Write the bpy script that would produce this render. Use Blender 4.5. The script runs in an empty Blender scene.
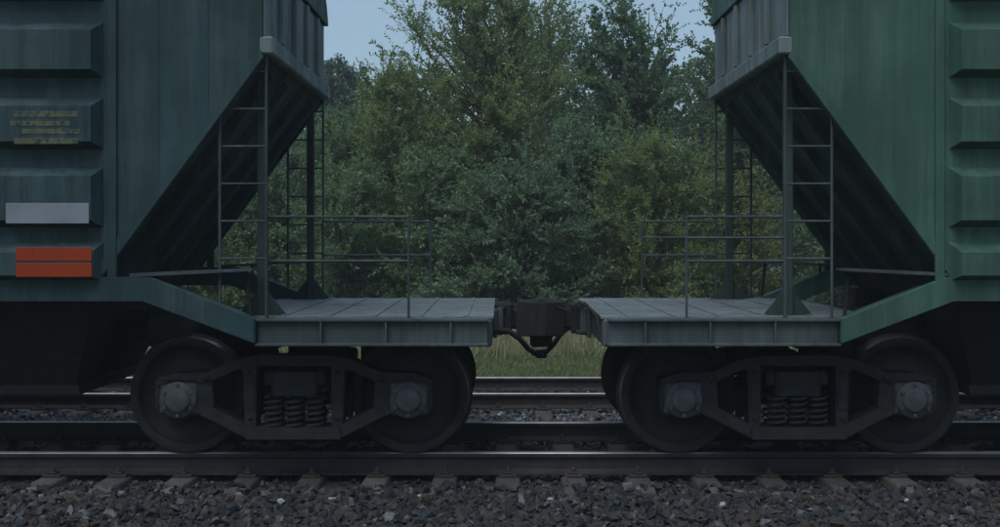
import bpy, bmesh, math, random
import numpy as np
R = math.radians
SC = bpy.context.scene
COL = SC.collection

# ------------------------------------------------------------------ camera, sky, sun, exposure
CAMZ, FPX, HOR = 1.79, 1180.0, 236.6          # eye height over the rail head, focal length in px of a 1000 px wide frame, horizon row
cam_d = bpy.data.cameras.new('camera'); cam = bpy.data.objects.new('camera', cam_d); COL.objects.link(cam)
cam.location = (0, 0, CAMZ); cam.rotation_euler = (R(90), 0, 0)
cam_d.sensor_width = 36.0; cam_d.lens = 36.0 * FPX / 1000.0
cam_d.shift_y = -(263.5 - HOR) / 1000.0
cam_d.clip_start = 0.1; cam_d.clip_end = 3000
SC.camera = cam

SUN_EL, SUN_AZ = 60.0, 205.0                  # overcast: the sun is only a soft brighter side of the cloud, behind the camera
w = bpy.data.worlds.new('World'); SC.world = w; w.use_nodes = True
nt = w.node_tree; nt.nodes.clear()
wo = nt.nodes.new('ShaderNodeOutputWorld'); bg = nt.nodes.new('ShaderNodeBackground'); sky = nt.nodes.new('ShaderNodeTexSky')
sky.sky_type = 'NISHITA'; sky.sun_disc = False; sky.sun_elevation = R(SUN_EL); sky.sun_rotation = R(SUN_AZ)
sky.air_density = 1.0; sky.dust_density = 1.6; sky.ozone_density = 2.0; sky.altitude = 100
# an even cloud deck takes most of the blue and of the gradient out of the clear sky
mx = nt.nodes.new('ShaderNodeMix'); mx.data_type = 'RGBA'; mx.inputs['Factor'].default_value = 0.62
cl = nt.nodes.new('ShaderNodeTexNoise'); cl.inputs['Scale'].default_value = 2.2; cl.inputs['Detail'].default_value = 4
tc = nt.nodes.new('ShaderNodeTexCoord'); mp = nt.nodes.new('ShaderNodeMapping'); mp.inputs['Scale'].default_value = (1, 1, 3)
cr = nt.nodes.new('ShaderNodeValToRGB')
cr.color_ramp.elements[0].position = 0.3; cr.color_ramp.elements[0].color = (2.1, 3.1, 3.85, 1)
cr.color_ramp.elements[1].position = 0.75; cr.color_ramp.elements[1].color = (2.6, 3.6, 4.3, 1)
nt.links.new(tc.outputs['Generated'], mp.inputs['Vector']); nt.links.new(mp.outputs['Vector'], cl.inputs['Vector'])
nt.links.new(cl.outputs['Fac'], cr.inputs['Fac'])
nt.links.new(sky.outputs['Color'], mx.inputs['A']); nt.links.new(cr.outputs['Color'], mx.inputs['B'])
nt.links.new(mx.outputs['Result'], bg.inputs['Color']); bg.inputs['Strength'].default_value = 0.10
nt.links.new(bg.outputs['Background'], wo.inputs['Surface'])

sd = bpy.data.lights.new('sun', 'SUN'); sun = bpy.data.objects.new('sun', sd); COL.objects.link(sun)
sd.energy = 1.5; sd.angle = R(40); sd.color = (1.0, 0.98, 0.95)
sun.rotation_euler = (R(90 - SUN_EL), 0, R(180 - SUN_AZ))
SC.view_settings.view_transform = 'Standard'; SC.view_settings.look = 'None'
SC.view_settings.gamma = 1.0; SC.view_settings.use_curve_mapping = False
SC.view_settings.exposure = 0.45

# ------------------------------------------------------------------ helpers
def wx(px, d): return (px - 500.0) * d / FPX
def wz(py, d): return CAMZ - (py - HOR) * d / FPX

class MB:
    """collects shapes; build() links them as ONE mesh object"""
    def __init__(s): s.v = []; s.f = []; s.sm = []
    def add(s, vs, fs, smooth=False):
        o = len(s.v); s.v += [tuple(p) for p in vs]
        s.f += [tuple(i + o for i in f) for f in fs]; s.sm += [smooth] * len(fs); return s
    def box(s, x0, x1, y0, y1, z0, z1, c=0.0):
        if c <= 0:
            vs = [(x, y, z) for x in (x0, x1) for y in (y0, y1) for z in (z0, z1)]
            return s.add(vs, [(0, 1, 3, 2), (4, 6, 7, 5), (0, 4, 5, 1), (2, 3, 7, 6), (0, 2, 6, 4), (1, 5, 7, 3)])
        b = bmesh.new(); bmesh.ops.create_cube(b, size=1)
        for q in b.verts:
            q.co = ((x0 + x1) / 2 + q.co.x * (x1 - x0), (y0 + y1) / 2 + q.co.y * (y1 - y0), (z0 + z1) / 2 + q.co.z * (z1 - z0))
        bmesh.ops.bevel(b, geom=list(b.edges), offset=c, segments=1, affect='EDGES', clamp_overlap=True)
        b.verts.index_update()
        s.add([q.co[:] for q in b.verts], [[q.index for q in f.verts] for f in b.faces]); b.free(); return s
    def prism(s, poly, a0, a1, axis='y', c=0.0):
        """poly in the two other axes, extruded along axis"""
        n = len(poly)
        def P(u, v, a): return {'y': (u, a, v), 'x': (a, u, v), 'z': (u, v, a)}[axis]
        if c > 0:
            cx = sum(p[0] for p in poly) / n; cz = sum(p[1] for p in poly) / n
            def inset(p):
                d = math.hypot(p[0] - cx, p[1] - cz) or 1
                return (p[0] - (p[0] - cx) / d * c, p[1] - (p[1] - cz) / d * c)
            rings = [([inset(p) for p in poly], a0), (poly, a0 + c), (poly, a1 - c), ([inset(p) for p in poly], a1)]
        else: rings = [(poly, a0), (poly, a1)]
        vs = [P(p[0], p[1], a) for r, a in rings for p in r]; fs = [tuple(range(n))]
        for k in range(len(rings) - 1):
            for i in range(n):
                j = (i + 1) % n; fs.append((k * n + i, k * n + j, (k + 1) * n + j, (k + 1) * n + i))
        fs.append(tuple(range((len(rings) - 1) * n, len(rings) * n))[::-1]); return s.add(vs, fs)
    def tube(s, pts, r, n=6, smooth=True):
        pts = [np.array(p, float) for p in pts]; rs = r if hasattr(r, '__len__') else [r] * len(pts)
        vs = []; fs = []; up = np.array((0.13, 0.21, 0.97)); m = len(pts)
        for i, p in enumerate(pts):
            t = pts[min(i + 1, m - 1)] - pts[max(i - 1, 0)]; t /= (np.linalg.norm(t) or 1)
            a = np.cross(t, up)
            if np.linalg.norm(a) < .15: a = np.cross(t, (1, 0, 0))
            a /= np.linalg.norm(a); b = np.cross(t, a)
            vs += [p + rs[i] * (math.cos(2 * math.pi * k / n) * a + math.sin(2 * math.pi * k / n) * b) for k in range(n)]
        for i in range(m - 1):
            for k in range(n):
                fs.append((i * n + k, i * n + (k + 1) % n, (i + 1) * n + (k + 1) % n, (i + 1) * n + k))
        s.add(vs, fs, smooth); s.add(vs[:n], [tuple(range(n))[::-1]]); return s.add(vs[-n:], [tuple(range(n))])
    def lathe(s, prof, n=32, axis='y', c=(0, 0, 0), smooth=True):
        """prof: (radius, position along axis)"""
        vs = []; fs = []; m = len(prof)
        for r, a in prof:
            for k in range(n):
                t = 2 * math.pi * k / n; u, v = r * math.cos(t), r * math.sin(t)
                p = {'y': (u, a, v), 'x': (a, u, v), 'z': (u, v, a)}[axis]
                vs.append((p[0] + c[0], p[1] + c[1], p[2] + c[2]))
        for i in range(m - 1):
            for k in range(n): fs.append((i * n + k, i * n + (k + 1) % n, (i + 1) * n + (k + 1) % n, (i + 1) * n + k))
        return s.add(vs, fs, smooth)
    def rounded(s, name, mat, off=.012, seg=2):
        me = s.mesh(name, mat); b = bmesh.new(); b.from_mesh(me)
        ed = [e for e in b.edges if len(e.link_faces) == 2 and e.calc_face_angle(0) > .45]
        bmesh.ops.bevel(b, geom=ed, offset=off, segments=seg, affect='EDGES', clamp_overlap=True)
        b.to_mesh(me); b.free(); return me
    def mesh(s, name, mat):
        me = bpy.data.meshes.new(name); me.from_pydata(s.v, [], s.f)
        me.polygons.foreach_set('use_smooth', s.sm); me.materials.append(mat)
        b = bmesh.new(); b.from_mesh(me); bmesh.ops.recalc_face_normals(b, faces=b.faces); b.to_mesh(me); b.free()
        return me
    def build(s, name, mat, parent=None): return link(name, s.mesh(name, mat), parent)

def link(name, me, parent=None, loc=None, rot=None):
    o = bpy.data.objects.new(name, me); COL.objects.link(o)
    if parent is not None: o.parent = parent
    if loc is not None: o.location = loc
    if rot is not None: o.rotation_euler = rot
    return o
def tag(o, label, cat, group=None, kind=None):
    if label: o['label'] = label
    if cat: o['category'] = cat
    if group: o['group'] = group
    if kind: o['kind'] = kind
    return o
def struct(o, label=None): o['kind'] = 'structure'; return o
def fast_mesh(name, V, F, mat, smooth=False):
    """V (n,3), F (m,k) numpy arrays"""
    me = bpy.data.meshes.new(name); n, (m, k) = len(V), F.shape
    me.vertices.add(n); me.vertices.foreach_set('co', V.astype(np.float32).ravel())
    me.loops.add(m * k); me.loops.foreach_set('vertex_index', F.astype(np.int32).ravel())
    me.polygons.add(m); me.polygons.foreach_set('loop_start', np.arange(0, m * k, k, dtype=np.int32))
    me.polygons.foreach_set('use_smooth', np.full(m, smooth)); me.materials.append(mat)
    me.update(calc_edges=True); return me

# ------------------------------------------------------------------ materials
def base_mat(name, rough=0.7, metal=0.0, spec=0.5):
    m = bpy.data.materials.new(name); m.use_nodes = True; t = m.node_tree; b = t.nodes['Principled BSDF']
    b.inputs['Roughness'].default_value = rough; b.inputs['Metallic'].default_value = metal
    b.inputs['Specular IOR Level'].default_value = spec
    return m, t, b
def noise(t, scale, detail=5, stretch=(1, 1, 1), rough=0.6, coords='Object'):
    c = t.nodes.new('ShaderNodeTexCoord'); mp = t.nodes.new('ShaderNodeMapping'); mp.inputs['Scale'].default_value = stretch
    n = t.nodes.new('ShaderNodeTexNoise'); n.inputs['Scale'].default_value = scale; n.inputs['Detail'].default_value = detail
    n.inputs['Roughness'].default_value = rough
    t.links.new(c.outputs[coords], mp.inputs['Vector']); t.links.new(mp.outputs['Vector'], n.inputs['Vector']); return n
def ramp(t, src, stops):
    r = t.nodes.new('ShaderNodeValToRGB'); e = r.color_ramp.elements
    while len(e) < len(stops): e.new(0.5)
    for q, (p, c) in zip(e, stops): q.position = p; q.color = (*c, 1) if len(c) == 3 else c
    t.links.new(src, r.inputs['Fac']); return r
def mixc(t, fac, a, b, mode='MIX'):
    m = t.nodes.new('ShaderNodeMix'); m.data_type = 'RGBA'; m.blend_type = mode
    for sock, val in (('Factor', fac), ('A', a), ('B', b)):
        if hasattr(val, 'links'): t.links.new(val, m.inputs[sock])
        elif isinstance(val, (int, float)): m.inputs[sock].default_value = val
        else: m.inputs[sock].default_value = (*val, 1)
    return m.outputs['Result']
def bump(t, b, src, strength=0.3, dist=0.01):
    n = t.nodes.new('ShaderNodeBump'); n.inputs['Strength'].default_value = strength; n.inputs['Distance'].default_value = dist
    t.links.new(src, n.inputs['Height']); t.links.new(n.outputs['Normal'], b.inputs['Normal'])

def paint(name, col, dirt=(0.10, 0.10, 0.09), rust=(0.10, 0.045, 0.025), rough=0.55, dirt_amt=0.5, rust_at=0.655, dust=0.55):
    """weathered wagon paint: streaks of dirt running down, faded patches, rust spots"""
    m, t, b = base_mat(name, rough, 0, 0.22)
    n1 = noise(t, 1.3, 6); n2 = noise(t, 5.0, 6, (1, 1, 0.12)); n3 = noise(t, 22, 5); n4 = noise(t, 3.1, 8, rough=0.7)
    dark = tuple(c * 0.72 for c in col); pale = tuple(min(1, c * 1.25 + 0.008) for c in col)
    c = ramp(t, n1.outputs['Fac'], [(0.3, dark), (0.5, col), (0.75, pale)]).outputs['Color']
    f = ramp(t, n2.outputs['Fac'], [(0.42, (0, 0, 0)), (0.75, (dirt_amt,) * 3)]).outputs['Color']
    c = mixc(t, f, c, dirt)
    n6 = noise(t, 9.0, 7, (1, 1, 0.05), rough=0.7); n7 = noise(t, 0.9, 4)
    dm = t.nodes.new('ShaderNodeMath'); dm.operation = 'MULTIPLY'; t.links.new(n6.outputs['Fac'], dm.inputs[0]); t.links.new(n7.outputs['Fac'], dm.inputs[1])
    pd = ramp(t, dm.outputs[0], [(0.22, (0, 0, 0)), (0.42, (dust,) * 3)]).outputs['Color']
    c = mixc(t, pd, c, tuple(v * 1.6 + 0.05 for v in col))
    g = ramp(t, n4.outputs['Fac'], [(rust_at, (0, 0, 0)), (rust_at + 0.06, (0.85,) * 3)]).outputs['Color']
    c = mixc(t, g, c, rust)
    t.links.new(c, b.inputs['Base Color'])
    rr = ramp(t, n2.outputs['Fac'], [(0.3, (rough - 0.1,) * 3), (0.7, (min(1, rough + 0.25),) * 3)])
    t.links.new(rr.outputs['Color'], b.inputs['Roughness'])
    n5 = noise(t, 2.4, 2); ad = t.nodes.new('ShaderNodeMath'); ad.operation = 'MULTIPLY_ADD'; ad.inputs[1].default_value = 9.0
    t.links.new(n5.outputs['Fac'], ad.inputs[0]); t.links.new(n3.outputs['Fac'], ad.inputs[2])
    bump(t, b, ad.outputs[0], 0.3, 0.0035); return m
def grime(name, a, c_, rough=0.8, scale=9, metal=0.0, bmp=0.35, bd=0.006):
    m, t, b = base_mat(name, rough, metal, 0.2)
    n1 = noise(t, scale, 7, rough=0.68); n2 = noise(t, scale * 6, 4)
    c = ramp(t, n1.outputs['Fac'], [(0.3, a), (0.7, c_)]).outputs['Color']
    t.links.new(c, b.inputs['Base Color']); bump(t, b, n2.outputs['Fac'], bmp, bd); return m

M = {}
M['paint_teal'] = paint('paint_teal', (0.0145, 0.041, 0.047), dirt=(0.026, 0.032, 0.032), rust=(0.055, 0.03, 0.02))
M['paint_green'] = paint('paint_green', (0.030, 0.080, 0.060), dirt=(0.038, 0.048, 0.042), rust=(0.055, 0.03, 0.02))
M['paint_slate'] = paint('paint_slate', (0.040, 0.055, 0.060), dirt=(0.025, 0.027, 0.026), rust=(0.045, 0.028, 0.02))
M['paint_dust'] = paint('paint_dust', (0.125, 0.165, 0.17), dirt=(0.05, 0.06, 0.06), dirt_amt=0.8, rust_at=0.72)
M['deck'] = paint('deck_plate', (0.115, 0.14, 0.15), dirt=(0.04, 0.043, 0.042), rough=0.5)
M['shade_teal'] = paint('shade_teal', (0.020, 0.034, 0.036), dirt=(0.018, 0.019, 0.019), rust=(0.02, 0.015, 0.012), rough=0.8)  # dull copies of the wagon paints, shade under the overhang put into the colour
M['shade_green'] = paint('shade_green', (0.022, 0.040, 0.033), dirt=(0.018, 0.019, 0.019), rust=(0.02, 0.015, 0.012), rough=0.8)
M['under'] = grime('under_grime', (0.010, 0.011, 0.012), (0.024, 0.024, 0.025))
M['cast'] = grime('cast_steel', (0.012, 0.013, 0.014), (0.030, 0.032, 0.034), 0.7)
M['boxmetal'] = grime('axle_box_metal', (0.040, 0.045, 0.050), (0.085, 0.092, 0.098), 0.55)
M['wheel'] = grime('wheel_steel', (0.012, 0.012, 0.013), (0.028, 0.027, 0.027), 0.65)
M['tread'] = grime('tread_steel', (0.30, 0.30, 0.30), (0.42, 0.42, 0.42), 0.35, metal=0.9, bmp=0.05)
M['hose'] = grime('rubber', (0.010, 0.010, 0.011), (0.02, 0.02, 0.02), 0.6)
M['railside'] = grime('rail_side', (0.019, 0.019, 0.021), (0.042, 0.039, 0.040), 0.75, 5)
M['railtop'] = grime('rail_top', (0.16, 0.17, 0.18), (0.26, 0.27, 0.28), 0.42, 4, metal=0.85, bmp=0.03)
M['clip'] = grime('clip_steel', (0.030, 0.025, 0.022), (0.060, 0.050, 0.043), 0.8, 30)
def per_object(m, lo, hi):
    t = m.node_tree; b = t.nodes['Principled BSDF']; l = b.inputs['Base Color'].links[0].from_socket; oi = t.nodes.new('ShaderNodeObjectInfo')
    f = ramp(t, oi.outputs['Random'], [(0, (lo,) * 3), (1, (hi,) * 3)]).outputs['Color']; t.links.new(mixc(t, 1.0, l, f, 'MULTIPLY'), b.inputs['Base Color'])
M['concrete'] = grime('sleeper_concrete', (0.07, 0.07, 0.066), (0.15, 0.147, 0.14), 0.9, 7)
per_object(M['concrete'], 0.5, 1.0)
M['white'] = grime('plate_white', (0.13, 0.15, 0.18), (0.21, 0.24, 0.28), 0.6, 4, bmp=0.05)
M['orange'] = grime('plate_orange', (0.15, 0.020, 0.006), (0.24, 0.032, 0.009), 0.6, 4, bmp=0.05)
M['ochre'] = grime('stencil_ochre', (0.055, 0.085, 0.068), (0.105, 0.120, 0.080), 0.7, 14, bmp=0.05)

def worn(name, a, under, scale=10, thr=0.5):
    m, t, b = base_mat(name, 0.7, 0, 0.2)
    n = noise(t, scale, 8, (1.6, 1, 1), rough=0.75); f = ramp(t, n.outputs['Fac'], [(thr - .04, (0, 0, 0)), (thr + .05, (1, 1, 1))]).outputs['Color']
    n2 = noise(t, 3, 4); c = ramp(t, n2.outputs['Fac'], [(.3, tuple(v * .75 for v in a)), (.7, a)]).outputs['Color']
    t.links.new(mixc(t, f, c, under), b.inputs['Base Color']); return m
M['ochre'] = worn('stencil_ochre', (0.105, 0.112, 0.066), (0.016, 0.043, 0.048), 16, 0.52)
M['white'] = worn('plate_white', (0.20, 0.23, 0.27), (0.10, 0.12, 0.13), 9, 0.64)
M['orange'] = worn('plate_orange', (0.27, 0.035, 0.010), (0.12, 0.022, 0.010), 9, 0.63)
def stones_mat(name, lo_, hi_):
    m, t, b = base_mat(name, 0.85, 0, 0.2)
    g = t.nodes.new('ShaderNodeNewGeometry')
    c = ramp(t, g.outputs['Random Per Island'], [(0.0, (0.045, 0.050, 0.060)), (0.16, (0.085, 0.105, 0.125)), (0.32, (0.075, 0.062, 0.056)),
        (0.46, (0.155, 0.125, 0.108)), (0.60, (0.070, 0.092, 0.105)), (0.74, (0.190, 0.175, 0.165)), (0.86, (0.115, 0.090, 0.080)), (0.945, (0.21, 0.24, 0.255)), (0.99, (0.36, 0.37, 0.38))])
    n = noise(t, 34, 5); f = ramp(t, n.outputs['Fac'], [(0.3, lo_), (0.7, hi_)]).outputs['Color']
    t.links.new(mixc(t, 1.0, c.outputs['Color'], f, 'MULTIPLY'), b.inputs['Base Color'])
    bump(t, b, n.outputs['Fac'], 0.4, 0.006); return m
M['stones'] = stones_mat('granite_ballast', (0.18, 0.19, 0.20), (0.45, 0.46, 0.48))
M['stones_clean'] = stones_mat('clean_granite', (0.54, 0.61, 0.68), (1.2, 1.32, 1.46))
M['bed'] = grime('ballast_bed', (0.035, 0.035, 0.036), (0.10, 0.095, 0.09), 0.95, 26, bmp=0.9, bd=0.03)
M['pale_stone'] = grime('pale_quartz', (0.22, 0.23, 0.24), (0.38, 0.39, 0.40), 0.8, 20)
def ground_mat():
    m, t, b = base_mat('meadow_soil', 0.95, 0, 0.2)
    n1 = noise(t, 0.6, 8); n2 = noise(t, 14, 5)
    c = ramp(t, n1.outputs['Fac'], [(0.3, (0.040, 0.060, 0.024)), (0.5, (0.070, 0.085, 0.034)), (0.72, (0.105, 0.095, 0.055))]).outputs['Color']
    f = ramp(t, n2.outputs['Fac'], [(0.3, (0.6,) * 3), (0.7, (1.2,) * 3)]).outputs['Color']
    t.links.new(mixc(t, 1.0, c, f, 'MULTIPLY'), b.inputs['Base Color']); bump(t, b, n2.outputs['Fac'], 0.8, 0.05); return m
M['ground'] = ground_mat()
def leaf_mat(name, cols, back, trans=0.46, rough=0.5, clump=1.1, gain=1.9):
    cols = [(q[0] * gain * .90, q[1] * gain * 1.02, q[2] * gain * .95) for q in cols]; back = tuple(v * gain for v in back)
    m, t, b = base_mat(name, rough, 0, 0.45)
    g = t.nodes.new('ShaderNodeNewGeometry'); k = len(cols)
    c = ramp(t, g.outputs['Random Per Island'], [(i / (k - 1), q) for i, q in enumerate(cols)]).outputs['Color']
    n = noise(t, clump, 3); f = ramp(t, n.outputs['Fac'], [(0.3, (0.66, 0.72, 0.72)), (0.7, (1.22, 1.18, 1.02))]).outputs['Color']
    c = mixc(t, 1.0, c, f, 'MULTIPLY'); c2 = mixc(t, g.outputs['Backfacing'], c, back)
    t.links.new(c2, b.inputs['Base Color'])
    tr = t.nodes.new('ShaderNodeBsdfTranslucent'); t.links.new(c, tr.inputs['Color'])
    ms = t.nodes.new('ShaderNodeMixShader'); ms.inputs[0].default_value = trans
    t.links.new(b.outputs[0], ms.inputs[1]); t.links.new(tr.outputs[0], ms.inputs[2])
    t.links.new(ms.outputs[0], t.nodes['Material Output'].inputs['Surface']); return m
M['leaf_willow'] = leaf_mat('leaf_willow', [(0.056, 0.092, 0.044), (0.074, 0.116, 0.054), (0.088, 0.130, 0.062), (0.105, 0.140, 0.066)], (0.095, 0.128, 0.082))
M['leaf_yellow'] = leaf_mat('leaf_yellow', [(0.080, 0.108, 0.042), (0.098, 0.130, 0.047), (0.114, 0.142, 0.052), (0.132, 0.146, 0.056)], (0.112, 0.136, 0.072))
M['leaf_alder'] = leaf_mat('leaf_alder', [(0.044, 0.080, 0.044), (0.058, 0.098, 0.052), (0.072, 0.112, 0.060), (0.084, 0.120, 0.064)], (0.080, 0.114, 0.078))
M['leaf_sallow'] = leaf_mat('leaf_sallow', [(0.046, 0.082, 0.046), (0.062, 0.102, 0.056), (0.076, 0.118, 0.066), (0.098, 0.132, 0.080)], (0.110, 0.142, 0.102))
M['leaf_birch'] = leaf_mat('leaf_birch', [(0.060, 0.098, 0.044), (0.088, 0.122, 0.050), (0.100, 0.130, 0.052), (0.115, 0.128, 0.050)], (0.11, 0.13, 0.075))
M['leaf_russet'] = leaf_mat('leaf_russet', [(0.075, 0.095, 0.036), (0.085, 0.105, 0.040), (0.10, 0.112, 0.042), (0.16, 0.110, 0.03)], (0.11, 0.11, 0.06))
M['needle'] = leaf_mat('needle', [(0.030, 0.055, 0.042), (0.040, 0.068, 0.048), (0.052, 0.080, 0.056)], (0.04, 0.065, 0.05), 0.1)
M['grass'] = leaf_mat('grass', [(0.046, 0.076, 0.024), (0.066, 0.096, 0.030), (0.090, 0.108, 0.038), (0.125, 0.118, 0.052)], (0.09, 0.11, 0.04), 0.3, 0.6, 0.5, 1.35)
M['weed'] = leaf_mat('weed', [(0.075, 0.095, 0.045), (0.14, 0.13, 0.075), (0.22, 0.20, 0.13), (0.12, 0.13, 0.06)], (0.15, 0.15, 0.09), 0.25, 0.7, 0.6)
M['bark'] = grime('bark', (0.030, 0.029, 0.025), (0.065, 0.062, 0.052), 0.9, 6, bmp=0.8, bd=0.02)
M['birch_bark'] = grime('birch_bark', (0.06, 0.058, 0.055), (0.16, 0.155, 0.15), 0.85, 5, bmp=0.5, bd=0.01)

# ------------------------------------------------------------------ the ground and the two track beds
TY, FY, FZ = 10.61, 14.76, -0.06             # near track axis, far track axis, height of the far rail heads
GZ = -0.55
g = MB().add([(-900, -400, GZ), (900, -400, GZ), (900, 1500, GZ), (-900, 1500, GZ)], [(0, 1, 2, 3)]).build('ground', M['ground']); struct(g)
BED = [(6.2, GZ - 0.05), (7.6, -0.48), (9.02, -0.246), (12.15, -0.240), (12.9, -0.298), (16.35, -0.298), (17.15, GZ - 0.05)]
def bed_z(y): return np.interp(y, [p[0] for p in BED], [p[1] for p in BED])
bed = MB(); xs = [-70, 70]
for i in range(len(BED) - 1):
    (y0, z0), (y1, z1) = BED[i], BED[i + 1]; bed.add([(-70, y0, z0), (70, y0, z0), (70, y1, z1), (-70, y1, z1)], [(0, 1, 2, 3)])
bed = bed.build('track_bed', M['bed']); struct(bed)

# ------------------------------------------------------------------ sleepers with their rail fastenings, rails
def sleeper_mesh():
    s = MB(); prof = [(-1.35, 0.150), (-1.30, 0.185), (-0.55, 0.185), (-0.35, 0.15), (0.35, 0.15), (0.55, 0.185), (1.30, 0.185), (1.35, 0.150)]
    vs = []; fs = []
    for y, h in prof:
        wt = 0.085 if abs(y) > .5 else .095
        vs += [(-0.135, y, 0), (-wt - 0.012, y, h - 0.012), (-wt, y, h), (wt, y, h), (wt + 0.012, y, h - 0.012), (0.135, y, 0)]
    for i in range(len(prof) - 1):
        for k in range(6):
            j = (k + 1) % 6; fs.append((i * 6 + k, i * 6 + j, (i + 1) * 6 + j, (i + 1) * 6 + k))
    fs += [tuple(range(6)), tuple(range(42, 48))]; s.add(vs, fs); return s.mesh('sleeper', M['concrete'])
me_sl = sleeper_mesh()
def clip_mesh():                              # base plate, clip and bolt at one side of the rail foot; origin at the rail axis on the sleeper top
    s = MB(); s.box(-0.075, 0.075, 0.078, 0.150, 0.0, 0.026, 0.005); s.box(-0.035, 0.035, 0.050, 0.125, 0.027, 0.044, 0.006)
    s.lathe([(0.0, 0.085), (0.013, 0.085), (0.013, 0.045)], 8, 'z', (0, 0.10, 0)); s.lathe([(0, 0.068), (0.023, 0.068), (0.023, 0.044)], 6, 'z', (0, 0.10, 0), False)
    return s.mesh('rail_clip', M['clip'])
me_clip = clip_mesh()
def pad_mesh():
    return MB().box(-0.08, 0.08, -0.077, 0.077, 0.0, 0.012).mesh('rail_pad', M['hose'])
me_pad = pad_mesh()
rnd = random.Random(5)
SL_X = []
def sleepers(ty, ztop, x0, pitch, n0, n1, label, group):
    for i in range(n0, n1 + 1):
        x = x0 + i * pitch + rnd.uniform(-0.012, 0.012)
        o = link('sleeper', me_sl, None, (x, ty, ztop - 0.185), (0, 0, rnd.uniform(-0.006, 0.006))); tag(o, label, 'sleeper', group)
        SL_X.append((x, ty))
        for sgn in (-1, 1):
            link('rail_pad', me_pad, o, (0, sgn * 0.795, 0.184))
            for q in (0, 1): link('rail_clip', me_clip, o, (0, sgn * 0.795, 0.185), (0, 0, q * math.pi))
sleepers(TY, -0.190, 0.065, 0.535, -16, 16, 'grey concrete sleeper under the train, carrying the first pair of rails', 'sleepers of the track the train stands on')
sleepers(FY, FZ - 0.190, -0.03, 0.540, -17, 17, 'grey concrete sleeper of the empty track behind the train', 'sleepers of the empty track')

RP = [(-0.075, 0), (0.075, 0), (0.075, 0.011), (0.030, 0.024), (0.011, 0.040), (0.009, 0.085), (0.010, 0.125), (0.016, 0.133), (0.036, 0.140), (0.0375, 0.170), (0.030, 0.179), (0.014, 0.1815),
      (-0.014, 0.1815), (-0.030, 0.179), (-0.0375, 0.170), (-0.036, 0.140), (-0.016, 0.133), (-0.010, 0.125), (-0.009, 0.085), (-0.011, 0.040), (-0.030, 0.024), (-0.075, 0.011)]
def rail(y, ztop, label):
    o = MB().prism(RP, -60, 60, 'x').build('rail', M['railside']); o.location = (0, y, ztop - 0.1800)
    o.data.materials.append(M['railtop'])
    for p in o.data.polygons:
        if p.normal.z > 0.6 and p.center.z > 0.172: p.material_index = 1
    tag(o, label, 'rail', 'rails of the two tracks'); return o
rail(TY - 0.795, 0.0, 'long steel rail under the near wheels, beside the open ballast slope')
rail(TY + 0.795, 0.0, 'long steel rail under the far wheels of the train')
rail(FY - 0.795, FZ, 'steel rail of the empty track, the one beside the train')
rail(FY + 0.795, FZ, 'steel rail of the empty track, the one beside the grass verge')

# ------------------------------------------------------------------ ballast stones (uncountable crushed granite, real pieces)
def stone_protos(k, seed):
    rg = random.Random(seed); out = []
    for _ in range(k):
        b = bmesh.new(); q = [rg.uniform(.75, 1.25) for _ in range(3)]
        for i in range(10):
            v = np.array([rg.gauss(0, 1) for _ in range(3)]); v /= np.linalg.norm(v); v *= rg.uniform(.85, 1.1)
            b.verts.new((v[0] * .5 * q[0], v[1] * .5 * q[1], v[2] * .36 * q[2]))
        r = bmesh.ops.convex_hull(b, input=list(b.verts))
        for v in [v for v in b.verts if not v.link_faces]: b.verts.remove(v)
        bmesh.ops.triangulate(b, faces=list(b.faces)); b.verts.index_update()
        out.append((np.array([v.co[:] for v in b.verts]), np.array([[v.index for v in f.verts] for f in b.faces]))); b.free()
    return out
PROTO = stone_protos(18, 3)
def rand_rot(n, rg, tilt=0.7):
    a = rg.uniform(0, 2 * np.pi, n); tx = rg.normal(0, tilt, n); ty = rg.normal(0, tilt, n)
    ca, sa = np.cos(a), np.sin(a); cx, sx = np.cos(tx), np.sin(tx); cy, sy = np.cos(ty), np.sin(ty)
    z = np.zeros(n); o = np.ones(n)
    Rz = np.stack([ca, -sa, z, sa, ca, z, z, z, o], 1).reshape(n, 3, 3)
    Rx = np.stack([o, z, z, z, cx, -sx, z, sx, cx], 1).reshape(n, 3, 3)
    Ry = np.stack([cy, z, sy, z, o, z, -sy, z, cy], 1).reshape(n, 3, 3)
    return Rz @ Rx @ Ry
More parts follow.
